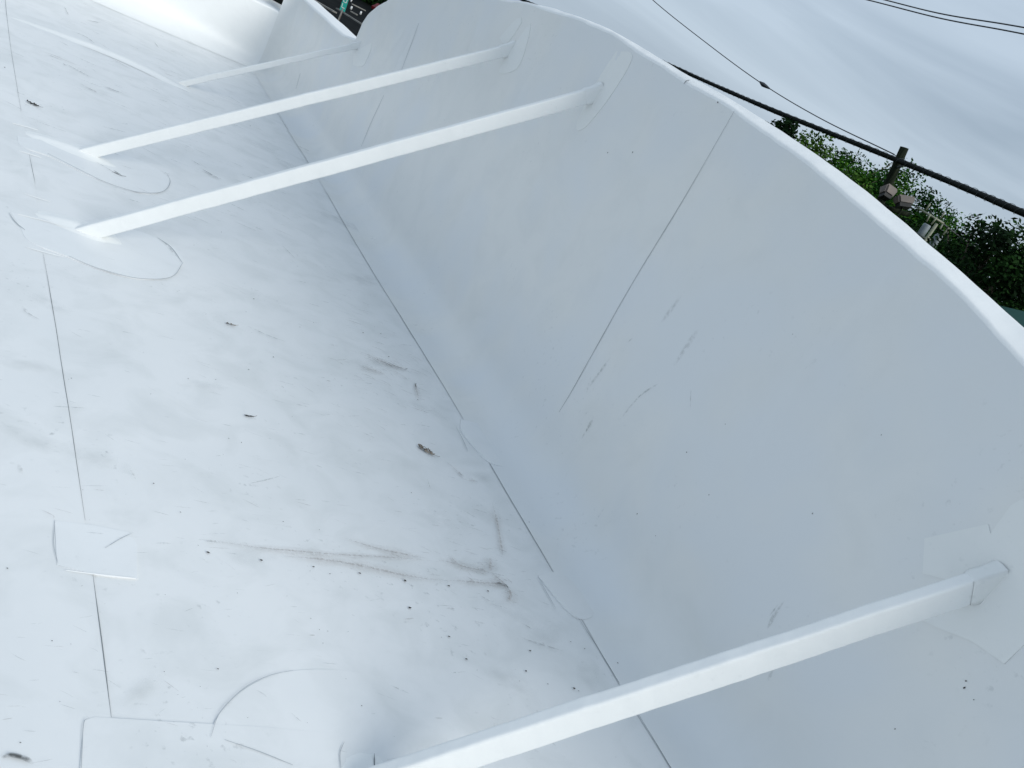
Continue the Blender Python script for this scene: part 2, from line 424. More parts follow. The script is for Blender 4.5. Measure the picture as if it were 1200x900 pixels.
def sub(name, Fs, M, parent):
    used = sorted({i for f in Fs for i in f}); mp_ = {i: k for k, i in enumerate(used)}
    o = pyd(name, [V[i] for i in used], [tuple(mp_[i] for i in f) for f in Fs], M, None, True); par(o, parent); return o
sub('wall_membrane', faces_wall, M_wall, ap)
sub('coping', faces_top + [tuple((len(rows)-1)*nv+j for j in range(6+4, nv))], M_clean, ap)
CUT = [[(318, 122), (372, 208)], [(382, 225), (430, 308), (490, 405), (544, 494)], [(572, 540), (612, 608), (648, 672)], [(675, 720), (700, 758), (726, 801)], [(745, 832), (786, 900), (830, 975)]]
for P in CUT: lines_obj('cut_edge', [fl(*P)], .0018, M_edge, ap, lift=.0030)
lines_obj('seam_edge', [wl((861, 130), (800, 235), (740, 335), (700, 405), (672, 455), (655, 483))], .0024, M_edge, ap, lift=.002, surf='wall')
lines_obj('seam_edge', [wl((450, 112), (436, 142), (424, 172))], .0045, M_edge2, ap, lift=.002, surf='wall')
lines_obj('seam_edge', [wl((492, 28), (480, 58), (468, 92))], .0045, M_edge2, ap, lift=.002, surf='wall')
lines_obj('seam_edge', [wl((352, 86), (347, 104))], .005, M_edge2, ap, lift=.002, surf='wall')

# ------------------------------------------------------------------ low parapet, curving into the rear parapet
lp = thing('low_parapet', 'low white parapet with flat coping, continuing beyond the end of the arched parapet', 'parapet', (XW, 9.2, 0))
rp = thing('rear_parapet', 'brightly lit white parapet across the far end of the roof', 'parapet', (-2, CORN1, 0))
LZ = .985
def plan(t):                               # path of the face: straight, quarter-ellipse corner, straight
    if t < 1: return Vector((XW, ARCH_END+.003+(CORN0-ARCH_END)*t, 0)), Vector((-1, 0, 0))
    if t < 2:
        a = (t-1)*pi/2; return Vector((XW-.25+.25*cos(a), CORN0+(CORN1-CORN0)*sin(a), 0)), Vector((-cos(a), -sin(a), 0)).normalized()
    return Vector((XW-.25-(t-2)*9.15, CORN1, 0)), Vector((0, -1, 0))
zr = {}
def lowprof(p, n, ztp, wtop, rc):
    prof = []
    for k in range(9):
        c0, c1 = cove(k/8); prof.append((rc-rc*c0, rc*c1+.002))
    for k in range(1, 13): prof.append((0, rc*COVE[-1][1]+(ztp-.02-rc*COVE[-1][1])*k/12))
    prof += [(-.008, ztp-.004), (-.03, ztp), (-wtop*.5, ztp+.006), (-wtop+.02, ztp+.006), (-wtop, ztp-.01), (-wtop-.003, ztp-.12), (-wtop-.003, -.03)]
    return [Vector((p.x+n.x*d, p.y+n.y*d, z + (und(p.x+n.x*d, p.y+n.y*d)*max(0, 1-z/.2) if z >= 0 else 0) + (.006*noise.noise(Vector((p.x*2, p.y*2, z*3))) if z > .1 else 0))) for d, z in prof]
def lowwall(ts, parent, ztf, wtf, cap0=False, cap1=False):
    R = []
    for t in ts:
        p, n = plan(t); R.append(lowprof(p, n, ztf(t), wtf(t), .245+.18*max(0, min(1, (t-2)/.15))))
    nn = len(R[0]); V = [v for r in R for v in r]
    A = [(i*nn+j, i*nn+j+1, (i+1)*nn+j+1, (i+1)*nn+j) for i in range(len(R)-1) for j in range(20)]
    B = [(i*nn+j, i*nn+j+1, (i+1)*nn+j+1, (i+1)*nn+j) for i in range(len(R)-1) for j in range(20, nn-1)]
    if cap0: B.append(tuple(range(8, nn)))
    if cap1: B.append(tuple((len(R)-1)*nn+k for k in range(8, nn))[::-1])
    def s2(name, Fs, M):
        used = sorted({i for f in Fs for i in f}); mp_ = {i: k for k, i in enumerate(used)}
        par(pyd(name, [V[i] for i in used], [tuple(mp_[i] for i in f) for f in Fs], M, None, True), parent)
    s2('wall_membrane', A, M_wall if parent is lp else M_clean); s2('coping', B, M_clean)
lowwall(list(np.linspace(-.02, 1.70, 60)), lp, lambda t: LZ+.05*max(0, 1-t*6)+.03*max(0, t-1), lambda t: .26, cap0=True, cap1=True)
lowwall(np.linspace(1.70, 3.0, 60), rp, lambda t: .70, lambda t: .34, cap1=True)

# black pipe collar beyond the rear corner
# ------------------------------------------------------------------ braces
def sweep_box(name, a, b, w, h, M, parent, seg=110, sag=.0, seed=0, r=.008):
    a = Vector(a); b = Vector(b); d = (b-a).normalized(); side = d.cross(Vector((0, 0, 1))).normalized(); up = side.cross(d).normalized()
    prof = []
    for (sx_, sz_) in ((1, 1), (-1, 1), (-1, -1), (1, -1)):
        cx_, cz_ = sx_*(w/2-r), sz_*(h/2-r)
        st = {(1, 1): 0, (-1, 1): 1, (-1, -1): 2, (1, -1): 3}[(sx_, sz_)]*pi/2
        for k in range(4): aa = st+k/3*pi/2; prof.append((cx_+r*cos(aa), cz_+r*sin(aa)))
    n = len(prof); V = []; Fc = []
    for i in range(seg+1):
        t = i/seg; p = a.lerp(b, t)
        s1 = 1+.05*noise.noise(Vector((t*7, seed, 0))); s2 = 1+.035*noise.noise(Vector((t*6, seed, 5)))
        wob = side*(.002*noise.noise(Vector((t*8, seed, 9)))+.0009*noise.noise(Vector((t*45, seed, 2))))+up*.0012*noise.noise(Vector((t*38, seed, 4)))+up*.003*noise.noise(Vector((t*7, seed, 13)))
        for (u, v) in prof: V.append(p+wob+side*u*s1+up*v*s2)
    for i in range(seg):
        for k in range(n): Fc.append((i*n+k, i*n+(k+1) % n, (i+1)*n+(k+1) % n, (i+1)*n+k))
    Fc += [tuple(range(n))[::-1], tuple(seg*n+k for k in range(n))]
    o = pyd(name, V, Fc, M, None, False); par(o, parent); return o
def poly_sheet(name, P, th, M, parent, surf='floor', spl=5):
    """thin welded patch lying on the deck or the wall face, following its unevenness"""
    P = catmull(list(P)+[P[0]], spl)[:-1] if spl else list(P)
    c = sum(P, Vector())/len(P); V = []; Fc = []; n = len(P); R = 7
    def put(p, t):
        if surf == 'floor': return Vector((p.x, p.y, und(p.x, p.y)+t))
        return Vector((XW-wbulge(p.y, p.z)-t, p.y, p.z))
    for r in range(R):
        q = 1-r/R
        for p in P: V.append(put(c.lerp(p, q), th if r else th))
    V.append(put(c, th)); base = len(V)
    for p in P: V.append(put(p, .0003))
    for p in P: V.append(put(p, th))
    for r in range(R-1):
        for i in range(n): j = (i+1) % n; Fc.append((r*n+i, r*n+j, (r+1)*n+j, (r+1)*n+i))
    for i in range(n): j = (i+1) % n; Fc.append(((R-1)*n+i, (R-1)*n+j, R*n)); Fc.append((base+i, base+j, base+n+j, base+n+i))
    o = pyd(name, V, Fc, M, None, True)
    bm = bmesh.new(); bm.from_mesh(o.data); bmesh.ops.recalc_face_normals(bm, faces=bm.faces); bm.to_mesh(o.data); bm.free()
    par(o, parent); return o
def lump(name, P, w, h, M, parent, seed=0):
    """membrane-wrapped sleeper: a low rounded ridge along P"""
    P = resample(catmull(P, 6) if len(P) > 2 else P, .03); n = len(P); K = 11; V = []
    for i, p in enumerate(P):
        d = (P[min(i+1, n-1)]-P[max(i-1, 0)]).normalized(); a = d.cross(Vector((0, 0, 1))).normalized()
        e_ = min(1, i/(n*.55), (n-1-i)/(n*.30)); e_ = e_*e_*(3-2*e_)
        for k in range(K):
            u = k/(K-1)*2-1; q = p+a*u*w*(.55+.45*e_)
            hh = h*e_*exp(-(u/.45)**2)*(1+.18*noise.noise(q*6+Vector((seed, 0, 0))))
            V.append(Vector((q.x, q.y, und(q.x, q.y)+.0085*e_-.003+hh-(.003 if k in (0, K-1) else 0))))
    Fc = [(i*K+k, i*K+k+1, (i+1)*K+k+1, (i+1)*K+k) for i in range(n-1) for k in range(K-1)]
    o = pyd(name, V, Fc, M, None, True); par(o, parent); return o
def boot(name, p, d, w, h, L, M, parent, seed=0):
    """flared flashing boot where a brace meets a surface: thickened collar along d"""
    p = Vector(p); d = Vector(d).normalized(); side = d.cross(Vector((0, 0, 1))).normalized(); up = side.cross(d).normalized()
    V = []; n = 24; R = 9
    for i in range(R):
        t = i/(R-1); fl_ = (1.0+(.30 if seed else .10)*(1-t)**3.0)*(.90 if i == R-1 else 1)
        for k in range(n):
            a = 2*pi*k/n; cu, su = cos(a), sin(a); s = 1/max(abs(cu), abs(su))**(.97 if t > .5 else .85)
            V.append(p+d*(t*L-.015)+side*cu*s*w/2*fl_+up*su*s*h/2*fl_*(1+.04*(1-t)*noise.noise(Vector((k*.6, t*3, seed)))))
    Fc = [(i*n+k, i*n+(k+1) % n, (i+1)*n+(k+1) % n, (i+1)*n+k) for i in range(R-1) for k in range(n)]
    o = pyd(name, V, Fc, M, None, True)
    par(o, parent); return o

BW, BH = .046, .112
br = {}
# px: foot centre, top centre
data = {
 'A': dict(foot=(219, 97), top=(420, 53), label='farthest and thinnest-looking white brace, ending by the drop in the parapet'),
 'B': dict(foot=(108, 178), top=(598, 58), label='white brace second from the rear, its foot patch carrying a small dark twig'),
 'C': dict(foot=(112, 270), top=(698, 110), label='white brace mid-roof, nearest and widest of the three parallel rear braces'),
 'D': dict(foot=(440, 918), top=(1158, 682), label='large foreground white brace at lower right with a grey top face'),
}
for k in 'ABCD':
    d = data[k]
    if k == 'D':
        t = onx(*d['top']); f = onz(*d['foot'], .02)
    else:
        t = onx(*d['top']); f = onz(*d['foot'], .03)
    o = thing('roof_brace', d['label'], 'brace', f, 'braces propping the arched parapet'); br[k] = (o, f, t)
    ax = (t-f).normalized()
    h = {'A': .052, 'B': .068, 'C': .076, 'D': .092}[k]; w = {'A': .040, 'B': .040, 'C': .042, 'D': .040}[k]
    sweep_box('timber_arm', f-ax*.12, t+ax*.03, w, h, M_brace, o, seed=ord(k))
    boot('wall_boot', t+ax*.02, -ax, w+.006, h+.006, .10, M_brace if k != 'D' else M_wpatch, o, 2 if k != 'D' else 0)
A_, B_, C_, D_ = [br[k][0] for k in 'ABCD']
lump('sleeper', fl((-20, 10), (20, 22), (70, 40), (140, 68), (200, 97), (240, 117)), .11, .020, M_brace, A_, 1)
lump('sleeper', fl((10, 150), (50, 162), (100, 181), (152, 204)), .10, .016, M_brace, B_, 2)
lump('sleeper', fl((20, 246), (60, 256), (110, 273), (158, 295)), .10, .014, M_brace, C_, 3)
lump('sleeper', fl((330, 925), (400, 928), (440, 933), (480, 940)), .12, .014, M_brace, D_, 4)
pc = fl((12, 249), (62, 258), (120, 262), (172, 275), (206, 293), (214, 308), (200, 325), (160, 327), (115, 315), (80, 301), (35, 283), (24, 267))
poly_sheet('foot_patch', pc, .0034, M_patch, C_)
lines_obj('cut_edge', [fl((10, 250), (18, 261), (29, 270)), fl((80, 301), (115, 315.5), (160, 327), (200, 326), (214, 309)), fl((184, 280), (200, 291), (213, 309))], .0042, M_edge2, C_, lift=.0055)
pb = fl((20, 160), (60, 166), (110, 172), (158, 186), (190, 202), (199, 214), (190, 225), (165, 227), (110, 209), (60, 185), (25, 172))
poly_sheet('foot_patch', pb, .0034, M_patch, B_)
lines_obj('cut_edge', [fl((55, 181), (110, 209), (140, 221), (165, 227), (190, 226), (199, 215), (196, 205))], .0045, M_edge2, B_, lift=.0055)
pdp = fl((246, 868), (255, 840), (290, 806), (340, 788), (420, 790), (520, 815), (560, 870), (520, 930), (400, 950), (300, 925), (255, 895))
poly_sheet('foot_patch', pdp, .0024, M_sheet, D_)
lines_obj('cut_edge', [fl((246, 866), (255, 840), (272, 820), (292, 804), (318, 793), (342, 788))], .0018, M_edge2, D_, lift=.0055)
lines_obj('cut_edge', [fl((262, 869), (300, 882), (342, 899))], .0026, M_edge2, D_, lift=.0055)
# white beads of weld by the rear feet
beads([fl((14, 145), (30, 149), (44, 153)), fl((22, 178), (48, 186))], .009, B_, .004)
beads([fl((28, 228), (58, 238)), fl((30, 290), (74, 302)), fl((20, 252), (60, 262), (100, 277))], .007, C_)
lines_obj('cut_edge', [fl((437, 886), (437, 900), (438, 915))], .003, M_edge, D_, lift=.007)
beads([fl((440, 898), (455, 900)), fl((452, 893), (468, 897))], .006, D_, .007)

# wall patches behind the brace heads
def wpatch(px, parent, M=M_wpatch, th=.0022, spl=0): return poly_sheet('wall_patch', wl(*px), th, M, parent, 'wall', spl)
wpatch([(722, 60), (740, 62), (736, 80), (712, 118), (688, 148), (676, 151), (686, 120), (706, 84)], C_, spl=3)
wpatch([(604, 52), (622, 28), (616, 60), (605, 82), (586, 86), (590, 74)], B_, spl=3)
wpatch([(586, 45), (606, 22), (612, 26), (594, 52)], B_, spl=2)
wpatch([(415, 62), (436, 50), (430, 70), (424, 78), (414, 76)], A_, spl=2)
wpatch([(1084, 631), (1158, 614), (1168, 655), (1150, 676), (1112, 680), (1082, 672)], D_)
wpatch([(1150, 640), (1185, 592), (1215, 575), (1240, 700), (1210, 745), (1177, 778), (1140, 752), (1098, 735), (1060, 716), (1100, 700), (1150, 690)], D_, th=.003)

# ------------------------------------------------------------------ separate deck patches
p1 = fl((63, 613), (110, 618), (150, 626), (160, 640), (160, 680), (110, 675), (66, 664))
poly_sheet('deck_patch', p1, .0040, M_patch, bld, spl=0)
lines_obj('cut_edge', [fl((63, 612), (62, 640), (67, 663))], .0016, M_edge2, bld, lift=.005)
lines_obj('cut_edge', [fl((122, 645), (140, 634), (155, 627))], .0018, M_edge2, bld, lift=.0055)
lines_obj('weld_bead', [fl((76, 671), (110, 675), (158, 680))], .0052, M_bead, bld, lift=.005, jit=.3)
p2 = fl((98, 846), (110, 842), (200, 847), (300, 853), (402, 862), (410, 960), (95, 990), (92, 905))
poly_sheet('deck_patch', p2, .0036, M_sheet, bld, spl=0)
lines_obj('cut_edge', [fl((104, 843), (97, 850), (95, 880), (93, 915))], .0018, M_edge2, bld, lift=.006)
lines_obj('cut_edge', [fl((402, 872), (397, 885), (398, 905))], .0026, M_edge2, bld, lift=.006)
poly_sheet('corner_patch', fl((540, 492), (560, 497), (600, 505), (640, 520), (646, 532), (630, 545), (600, 548), (574, 543), (555, 525), (540, 505)), .0062, M_patch, ap, spl=3)
poly_sheet('corner_patch', fl((630, 676), (655, 672), (690, 700), (697, 718), (684, 726), (664, 716)), .0058, M_flash, ap, spl=3)
lines_obj('cut_edge', [fl((630, 678), (640, 695), (651, 714))], .003, M_edge2, ap, lift=.005)
lines_obj('cut_edge', [fl((534, 501), (541, 514), (548, 530))], .003, M_edge2, ap, lift=.005)

# ------------------------------------------------------------------ dirt strokes and grit
class Dirt:
    def __init__(s): s.V = []; s.F = []; s.A = []
    def stroke(s, P, w, surf='floor', a=1.0, lift=.0085):
        P = resample(catmull(P, 5) if len(P) > 2 else P, .02); n = len(P)
        for i, p in enumerate(P):
            d = (P[min(i+1, n-1)]-P[max(i-1, 0)]).normalized(); nn = Vector((0, 0, 1)) if surf == 'floor' else Vector((-1, 0, 0))
            q = d.cross(nn).normalized(); e_ = min(1, (i+.0)/(n*.25), (n-1-i)/(n*.25)); ww = w*(.5+.5*e_)*(1+.6*noise.noise(p*12))
            for k in range(5):
                x = p+q*(k/2-1)*ww
                if surf == 'floor': x = Vector((x.x, x.y, und(x.x, x.y)+lift))
                else: x = Vector((XW-wbulge(x.y, x.z)-.003, x.y, x.z))
                s.V.append(x); s.A.append(a*e_*(0, .7, 1, .7, 0)[k])
        b = len(s.V)-5*n
        for i in range(n-1):
            for k in range(4): s.F.append((b+i*5+k, b+i*5+k+1, b+(i+1)*5+k+1, b+(i+1)*5+k))
    def blob(s, p, r, surf='floor', a=1.0, st=1.6, ang=0.0):
        b = len(s.V); n = 12
        def put(x, y):
            u = x*cos(ang)-y*sin(ang); v = x*sin(ang)+y*cos(ang)
            if surf == 'floor': return Vector((p.x+u, p.y+v, und(p.x+u, p.y+v)+.009))
            return Vector((XW-wbulge(p.y+u, p.z+v)-.0032, p.y+u, p.z+v))
        s.V.append(put(0, 0)); s.A.append(a)
        for rr, al in ((.5, .75*a), (1.0, 0)):
            for k in range(n):
                q = rr*r*(1+.35*noise.noise(Vector((k*.9, p.x*5, p.y*5)))); s.V.append(put(q*st*cos(2*pi*k/n), q*sin(2*pi*k/n))); s.A.append(al)
        for k in range(n):
            j = (k+1) % n; s.F.append((b, b+1+k, b+1+j)); s.F.append((b+1+k, b+1+n+k, b+1+n+j, b+1+j))
    def build(s, name, M, parent):
        o = pyd(name, s.V, s.F, M, None, True); at = o.data.attributes.new('fade', 'FLOAT', 'POINT'); at.data.foreach_set('value', s.A)
        par(o, parent); o['kind'] = 'stuff'; return o
g_, b_, d_, s_ = Dirt(), Dirt(), Dirt(), Dirt()
# traced scuffs on the deck
for P, w in [([(75, 9), (80, 20)], .01), ([(80, 36), (100, 44), (112, 53)], .014), ([(56, 65), (74, 72)], .02), ([(120, 101), (146, 111)], .012), ([(75, 75), (92, 84), (108, 93)], .022),
             ([(98, 102), (115, 111)], .015), ([(232, 197), (262, 213)], .012), ([(222, 188), (236, 196)], .01), ([(297, 267), (308, 272)], .012), ([(182, 278), (196, 290), (208, 305)], .006),
             ([(330, 290), (345, 305)], .01), ([(345, 170), (370, 182)], .014), ([(280, 205), (300, 212)], .01), ([(100, 25), (118, 28)], .02), ([(180, 50), (186, 58)], .012),
             ([(25, 362), (32, 370), (46, 378)], .010), ([(286, 382), (315, 395), (335, 402)], .006), ([(288, 571), (310, 566), (327, 561)], .005), ([(500, 562), (504, 575)], .005),
             ([(445, 545), (450, 552)], .006), ([(60, 480), (100, 482)], .004), ([(230, 636), (262, 640)], .007), ([(20, 548), (24, 560)], .010), ([(338, 838), (352, 850)], .004),
             ([(536, 855), (546, 862)], .006), ([(515, 838), (522, 845)], .005), ([(455, 806), (478, 816)], .005), ([(560, 700), (572, 706)], .006), ([(700, 620), (685, 596)], .004),
             ([(410, 178), (428, 188)], .012), ([(110, 190), (135, 205)], .006), ([(148, 235), (165, 240)], .006), ([(40, 820), (54, 812)], .004), ([(150, 553), (158, 566)], .006),
             ([(180, 640), (200, 640)], .006), ([(525, 792), (545, 790)], .004), ([(610, 750), (660, 764)], .008), ([(700, 652), (708, 662)], .006), ([(610, 732), (625, 740)], .008)]:
    g_.stroke(fl(*P), w*.8, a=.9)
# the smeared soil near the middle of the deck
for P, w in [([(510, 658), (530, 662), (545, 667), (565, 671), (573, 674)], .010), ([(573, 672), (585, 682), (594, 690)], .008), ([(520, 682), (560, 685), (585, 687), (594, 692)], .008),
             ([(594, 688), (597, 700), (592, 708)], .009), ([(524, 652), (535, 663)], .006), ([(400, 633), (440, 645), (500, 657)], .008), ([(230, 634), (300, 645), (380, 652), (460, 656), (510, 660)], .006),
             ([(576, 590), (582, 615), (586, 640), (588, 655)], .009), ([(520, 540), (534, 552), (545, 562)], .005), ([(548, 563), (560, 565)], .006), ([(573, 655), (574, 672)], .014),
             ([(425, 415), (445, 425), (465, 432), (478, 434)], .010), ([(420, 430), (450, 440)], .010), ([(485, 450), (490, 470)], .008), ([(325, 655), (400, 662), (480, 678), (530, 684)], .010)]:
    b_.stroke(fl(*P), w*.6, a=.62); b_.stroke(fl(*P), w*3.4, a=.24)
for P, w in [([(542, 665), (552, 669)], .004), ([(558, 670), (568, 673)], .004), ([(575, 685), (590, 687), (596, 695)], .005), ([(594, 695), (597, 702)], .006), ([(234, 198), (258, 212)], .005),
             ([(132, 201), (143, 208)], .006), ([(536, 553), (543, 560)], .003), ([(440, 420), (470, 434), (478, 433)], .003), ([(485, 450), (487, 457)], .005), ([(120, 102), (145, 111)], .005),
             ([(538, 855), (545, 861)], .004), ([(67, 479), (80, 481)], .004), ([(0, 893), (10, 889), (28, 893), (38, 900)], .006), ([(0, 852), (6, 850)], .006), ([(12, 80), (16, 81)], .008), ([(73, 75), (78, 78)], .010)]:
    d_.stroke(fl(*P), w)
for p, r in [((250, 35), .10), ((130, 30), .12), ((440, 430), .09), ((500, 480), .06), ((560, 560), .05), ((560, 665), .06), ((600, 720), .05), ((640, 745), .05), ((60, 360), .05), ((25, 430), .05),
             ((40, 520), .05), ((400, 260), .12), ((350, 200), .14), ((430, 330), .10), ((300, 170), .12), ((120, 545), .05), ((300, 655), .05), ((165, 812), .03), ((235, 455), .05), ((520, 610), .07), ((690, 790), .05), ((600, 800), .05)]:
    s_.blob(onz(*p), r, a=.9, st=2.2, ang=random.uniform(-.5, .9))
def wear(n, cx_, cy_, sx_, sy_, w0, w1, a0, a1, far=1.0):        # fine scratches and smears where people tread, mostly dragged across the deck
    for i in range(n):
        px, py = random.gauss(cx_, sx_), random.gauss(cy_, sy_)
        if px < -30 or py < -10 or py > 940 or px > 330+.58*(py-135)-12: continue
        p = onz(px, py); th = random.gauss(-.12, .30); L_ = random.uniform(.015, .07)*far
        d1 = Vector((cos(th), sin(th), 0))*L_; d2 = Vector((cos(th+random.gauss(0, .5)), sin(th), 0))*L_*.7
        (g_ if random.random() < .75 else b_).stroke([p, p+d1, p+d1+d2], random.uniform(w0, w1), a=random.uniform(a0, a1))
wear(150, 190, 70, 95, 45, .003, .010, .35, .85, 1.8)
wear(110, 300, 190, 90, 45, .002, .007, .3, .8, 1.5)
wear(150, 440, 400, 50, 75, .0012, .0045, .3, .8)
wear(110, 560, 660, 55, 60, .001, .0035, .3, .75, .8)
wear(160, 240, 480, 170, 160, .001, .0030, .2, .6, .7)
wear(70, 180, 780, 150, 90, .0008, .002, .25, .6, .5)
for i in range(60):                                          # the swirl of smears beside the wall cut line
    px, py = 442+random.gauss(0, 22), 425+random.gauss(0, 9); p = onz(px, py); L_ = random.uniform(.02, .08); th = random.gauss(-.35, .2)
    (b_ if random.random() < .5 else g_).stroke([p, p+Vector((cos(th), sin(th), 0))*L_, p+Vector((cos(th-.3), sin(th-.3), 0))*L_*1.7], random.uniform(.001, .003), a=random.uniform(.3, .8))
for i in range(70):                                          # silt caught at the end of the soil streaks
    t = random.random(); px, py = 520+75*t+random.gauss(0, 6), 660+28*t*t+random.gauss(0, 8); p = onz(px, py); th = random.gauss(-.2, .5); L_ = random.uniform(.01, .05)
    b_.stroke([p, p+Vector((cos(th), sin(th), 0))*L_], random.uniform(.001, .004), a=random.uniform(.3, .8))
# wall scuffs
for P, w, a in [([(775, 448), (750, 465), (727, 493)], .006, .6), ([(697, 488), (682, 515)], .012, .8), ([(716, 418), (700, 440), (688, 456)], .009, .55), ([(742, 396), (735, 402)], .006, .9), ([(710, 584), (706, 591)], .003, 1), ([(693, 440), (687, 462)], .006, .5),
                ([(921, 703), (908, 722), (900, 738)], .008, .6), ([(913, 708), (903, 722)], .005, .6), ([(908, 782), (900, 800)], .006, .5), ([(900, 785), (896, 795)], .003, .7), ([(866, 897), (878, 905)], .005, .8),
                ([(811, 455), (810, 480)], .003, .7), ([(801, 99), (804, 95), (809, 94)], .006, 1), ([(618, 225), (615, 231)], .004, 1), ([(800, 345), (775, 380)], .012, .35), ([(820, 385), (790, 430)], .012, .35), ([(850, 245), (852, 247)], .006, .7)]:
    (d_ if a == 1 else g_).stroke([onx(*p) for p in P], w, 'wall', a)
par_s = bld
g_.build('scuff_marks', D_grey, bld); b_.build('soil_streaks', D_brown, bld); d_.build('dark_streaks', D_dark, bld); s_.build('soft_smudges', D_soft, bld)

# grit: tiny solid crumbs
V, F_ = [], []
def crumb(p, r, nrm=Vector((0, 0, 1))):
    b = len(V); n = 6; a = nrm.cross(Vector((.3, .9, .2))).normalized(); c = nrm.cross(a); ph = random.uniform(0, 6)
    for k in range(n):
        q = r*random.uniform(.5, 1.3); V.append(p+a*q*1.0*cos(ph+2*pi*k/n)+c*q*.6*sin(ph+2*pi*k/n)+nrm*.0005)
    V.append(p+nrm*r*.6)
    for k in range(n): F_.append((b+k, b+(k+1) % n, b+n))
for (px, py, r) in [(243, 650, 6), (305, 659, 6), (366, 667, 6), (421, 674, 6), (474, 682, 6), (525, 688, 6), (571, 694, 6), (479, 714, 6), (525, 748, 5), (516, 749, 2), (545, 774, 5), (558, 787, 2), (621, 763, 6), (616, 787, 6),
                    (642, 802, 3), (673, 807, 6), (678, 810, 3), (423, 829, 2), (724, 777, 3), (669, 752, 3), (685, 760, 2.5), (637, 754, 2), (608, 799, 2), (277, 697, 2), (297, 351, 4), (320, 419, 4.5), (288, 366, 3), (220, 445, 3), (252, 446, 3),
                    (291, 434, 3), (83, 445, 3), (179, 569, 4), (363, 727, 2), (373, 740, 2.5), (377, 756, 2.5), (383, 742, 2), (362, 672, 2), (351, 384, 3), (367, 379, 3), (5, 80, 6), (446, 392, 4), (425, 391, 4), (455, 419, 4), (487, 451, 4), (489, 469, 4), (508, 394, 4), (546, 412, 3),
                    (596, 700, 3), (60, 753, 2), (23, 873, 2), (8, 668, 3), (474, 312, 3), (493, 387, 3), (293, 148, 6), (259, 273, 3), (482, 578, 3), (620, 612, 2.5)]:
    crumb(Vector(onz(px, py))+Vector((0, 0, und(*onz(px, py).xy)+.004)), r*.0010*random.uniform(.8, 1.2))
for i in range(100):
    px, py = random.uniform(0, 700), random.uniform(10, 890)
    if px > 330+.58*(py-135)+40: continue
    p = onz(px, py); crumb(Vector((p.x, p.y, und(p.x, p.y)+.004)), random.choice([.0010, .0014, .0018, .0028]))
for (px, py, r) in [(741, 178, 4), (713, 179, 3), (841, 120, 4), (953, 602, 3), (832, 580, 2.5), (805, 530, 3), (1132, 798, 3), (1130, 806, 3), (1141, 820, 2), (1049, 854, 2.5), (833, 851, 2), (747, 602, 3), (930, 392, 2), (1034, 510, 2), (850, 497, 2), (770, 628, 2)]:
    p = onx(px, py); crumb(Vector((XW-wbulge(p.y, p.z)-.002, p.y, p.z)), r*.0012, Vector((-1, 0, 0)))
o = pyd('grit', V, F_, M_leafdark); par(o, bld); o['kind'] = 'stuff'

# debris one can tell apart
def curl(name, label, px, L, wd, M, ang, seed, cat='leaf'):
    p = onz(*px); rnd = random.Random(seed); V, F_ = [], []; nu, nv = 14, 8     # a crumpled, torn scrap, folded over itself
    for i in range(nu+1):
        for j in range(nv+1):
            u, v = i/nu*2-1, j/nv*2-1; w = sqrt(max(.02, 1-u*u))**.8*(1+.35*noise.noise(Vector((u*2.2, seed, 0))))
            q = Vector((u*2, v*1.6, seed)); z = .004+.45*wd*abs(noise.noise(q*1.3))+.25*wd*abs(noise.noise(q*3.1))
            V.append(Vector((u*L/2+.12*wd*noise.noise(q*2.5), v*w*wd/2+.30*wd*noise.noise(Vector((u*2.6, seed+4, 0))), z)))
    for i in range(nu):
        for j in range(nv):
            if noise.noise(Vector((i*.55, j*.6, seed*3.3))) < .22: k = i*(nv+1)+j; F_.append((k, k+nv+1, k+nv+2, k+1))
    b = len(V)                                            # the bent stalk
    for i in range(5):
        t = i/4; c = Vector((L*.45+t*L*.35, .12*L*t*t, .006+.004*t))
        for q in ((0, -.0008, 0), (0, .0008, 0), (0, 0, .0014)): V.append(c+Vector(q))
    for i in range(4):
        for k in range(3): F_.append((b+i*3+k, b+(i+1)*3+k, b+(i+1)*3+(k+1) % 3, b+i*3+(k+1) % 3))
    o = pyd(name, V, F_, M, None, True); o.location = (p.x, p.y, und(p.x, p.y)); o.rotation_euler = (0, 0, ang)
    return tag(o, label, cat)
curl('dry_leaf', 'curled brown dry leaf with pale patches beside the soil streaks mid-deck', (499, 528), .085, .034, M_leafdry, -.75, 3)
curl('leaf_fragment', 'small dark leaf fragment lying alone on the clean part of the deck', (291, 489), .040, .010, M_leafdark, .05, 5)
curl('leaf_fragment', 'dark leaf fragment left of the rear brace feet near the seam', (38, 122), .075, .030, M_leafdark, -.35, 8)
curl('leaf_fragment', 'grey-brown crumpled leaf scrap above the middle of the deck, left of the wall seam', (270, 381), .045, .016, M_leafdry, .0, 12)
curl('twig', 'dark crooked twig beside the foot patch of the second rear brace', (137, 205), .06, .006, M_leafdark, -.3, 15, 'twig')

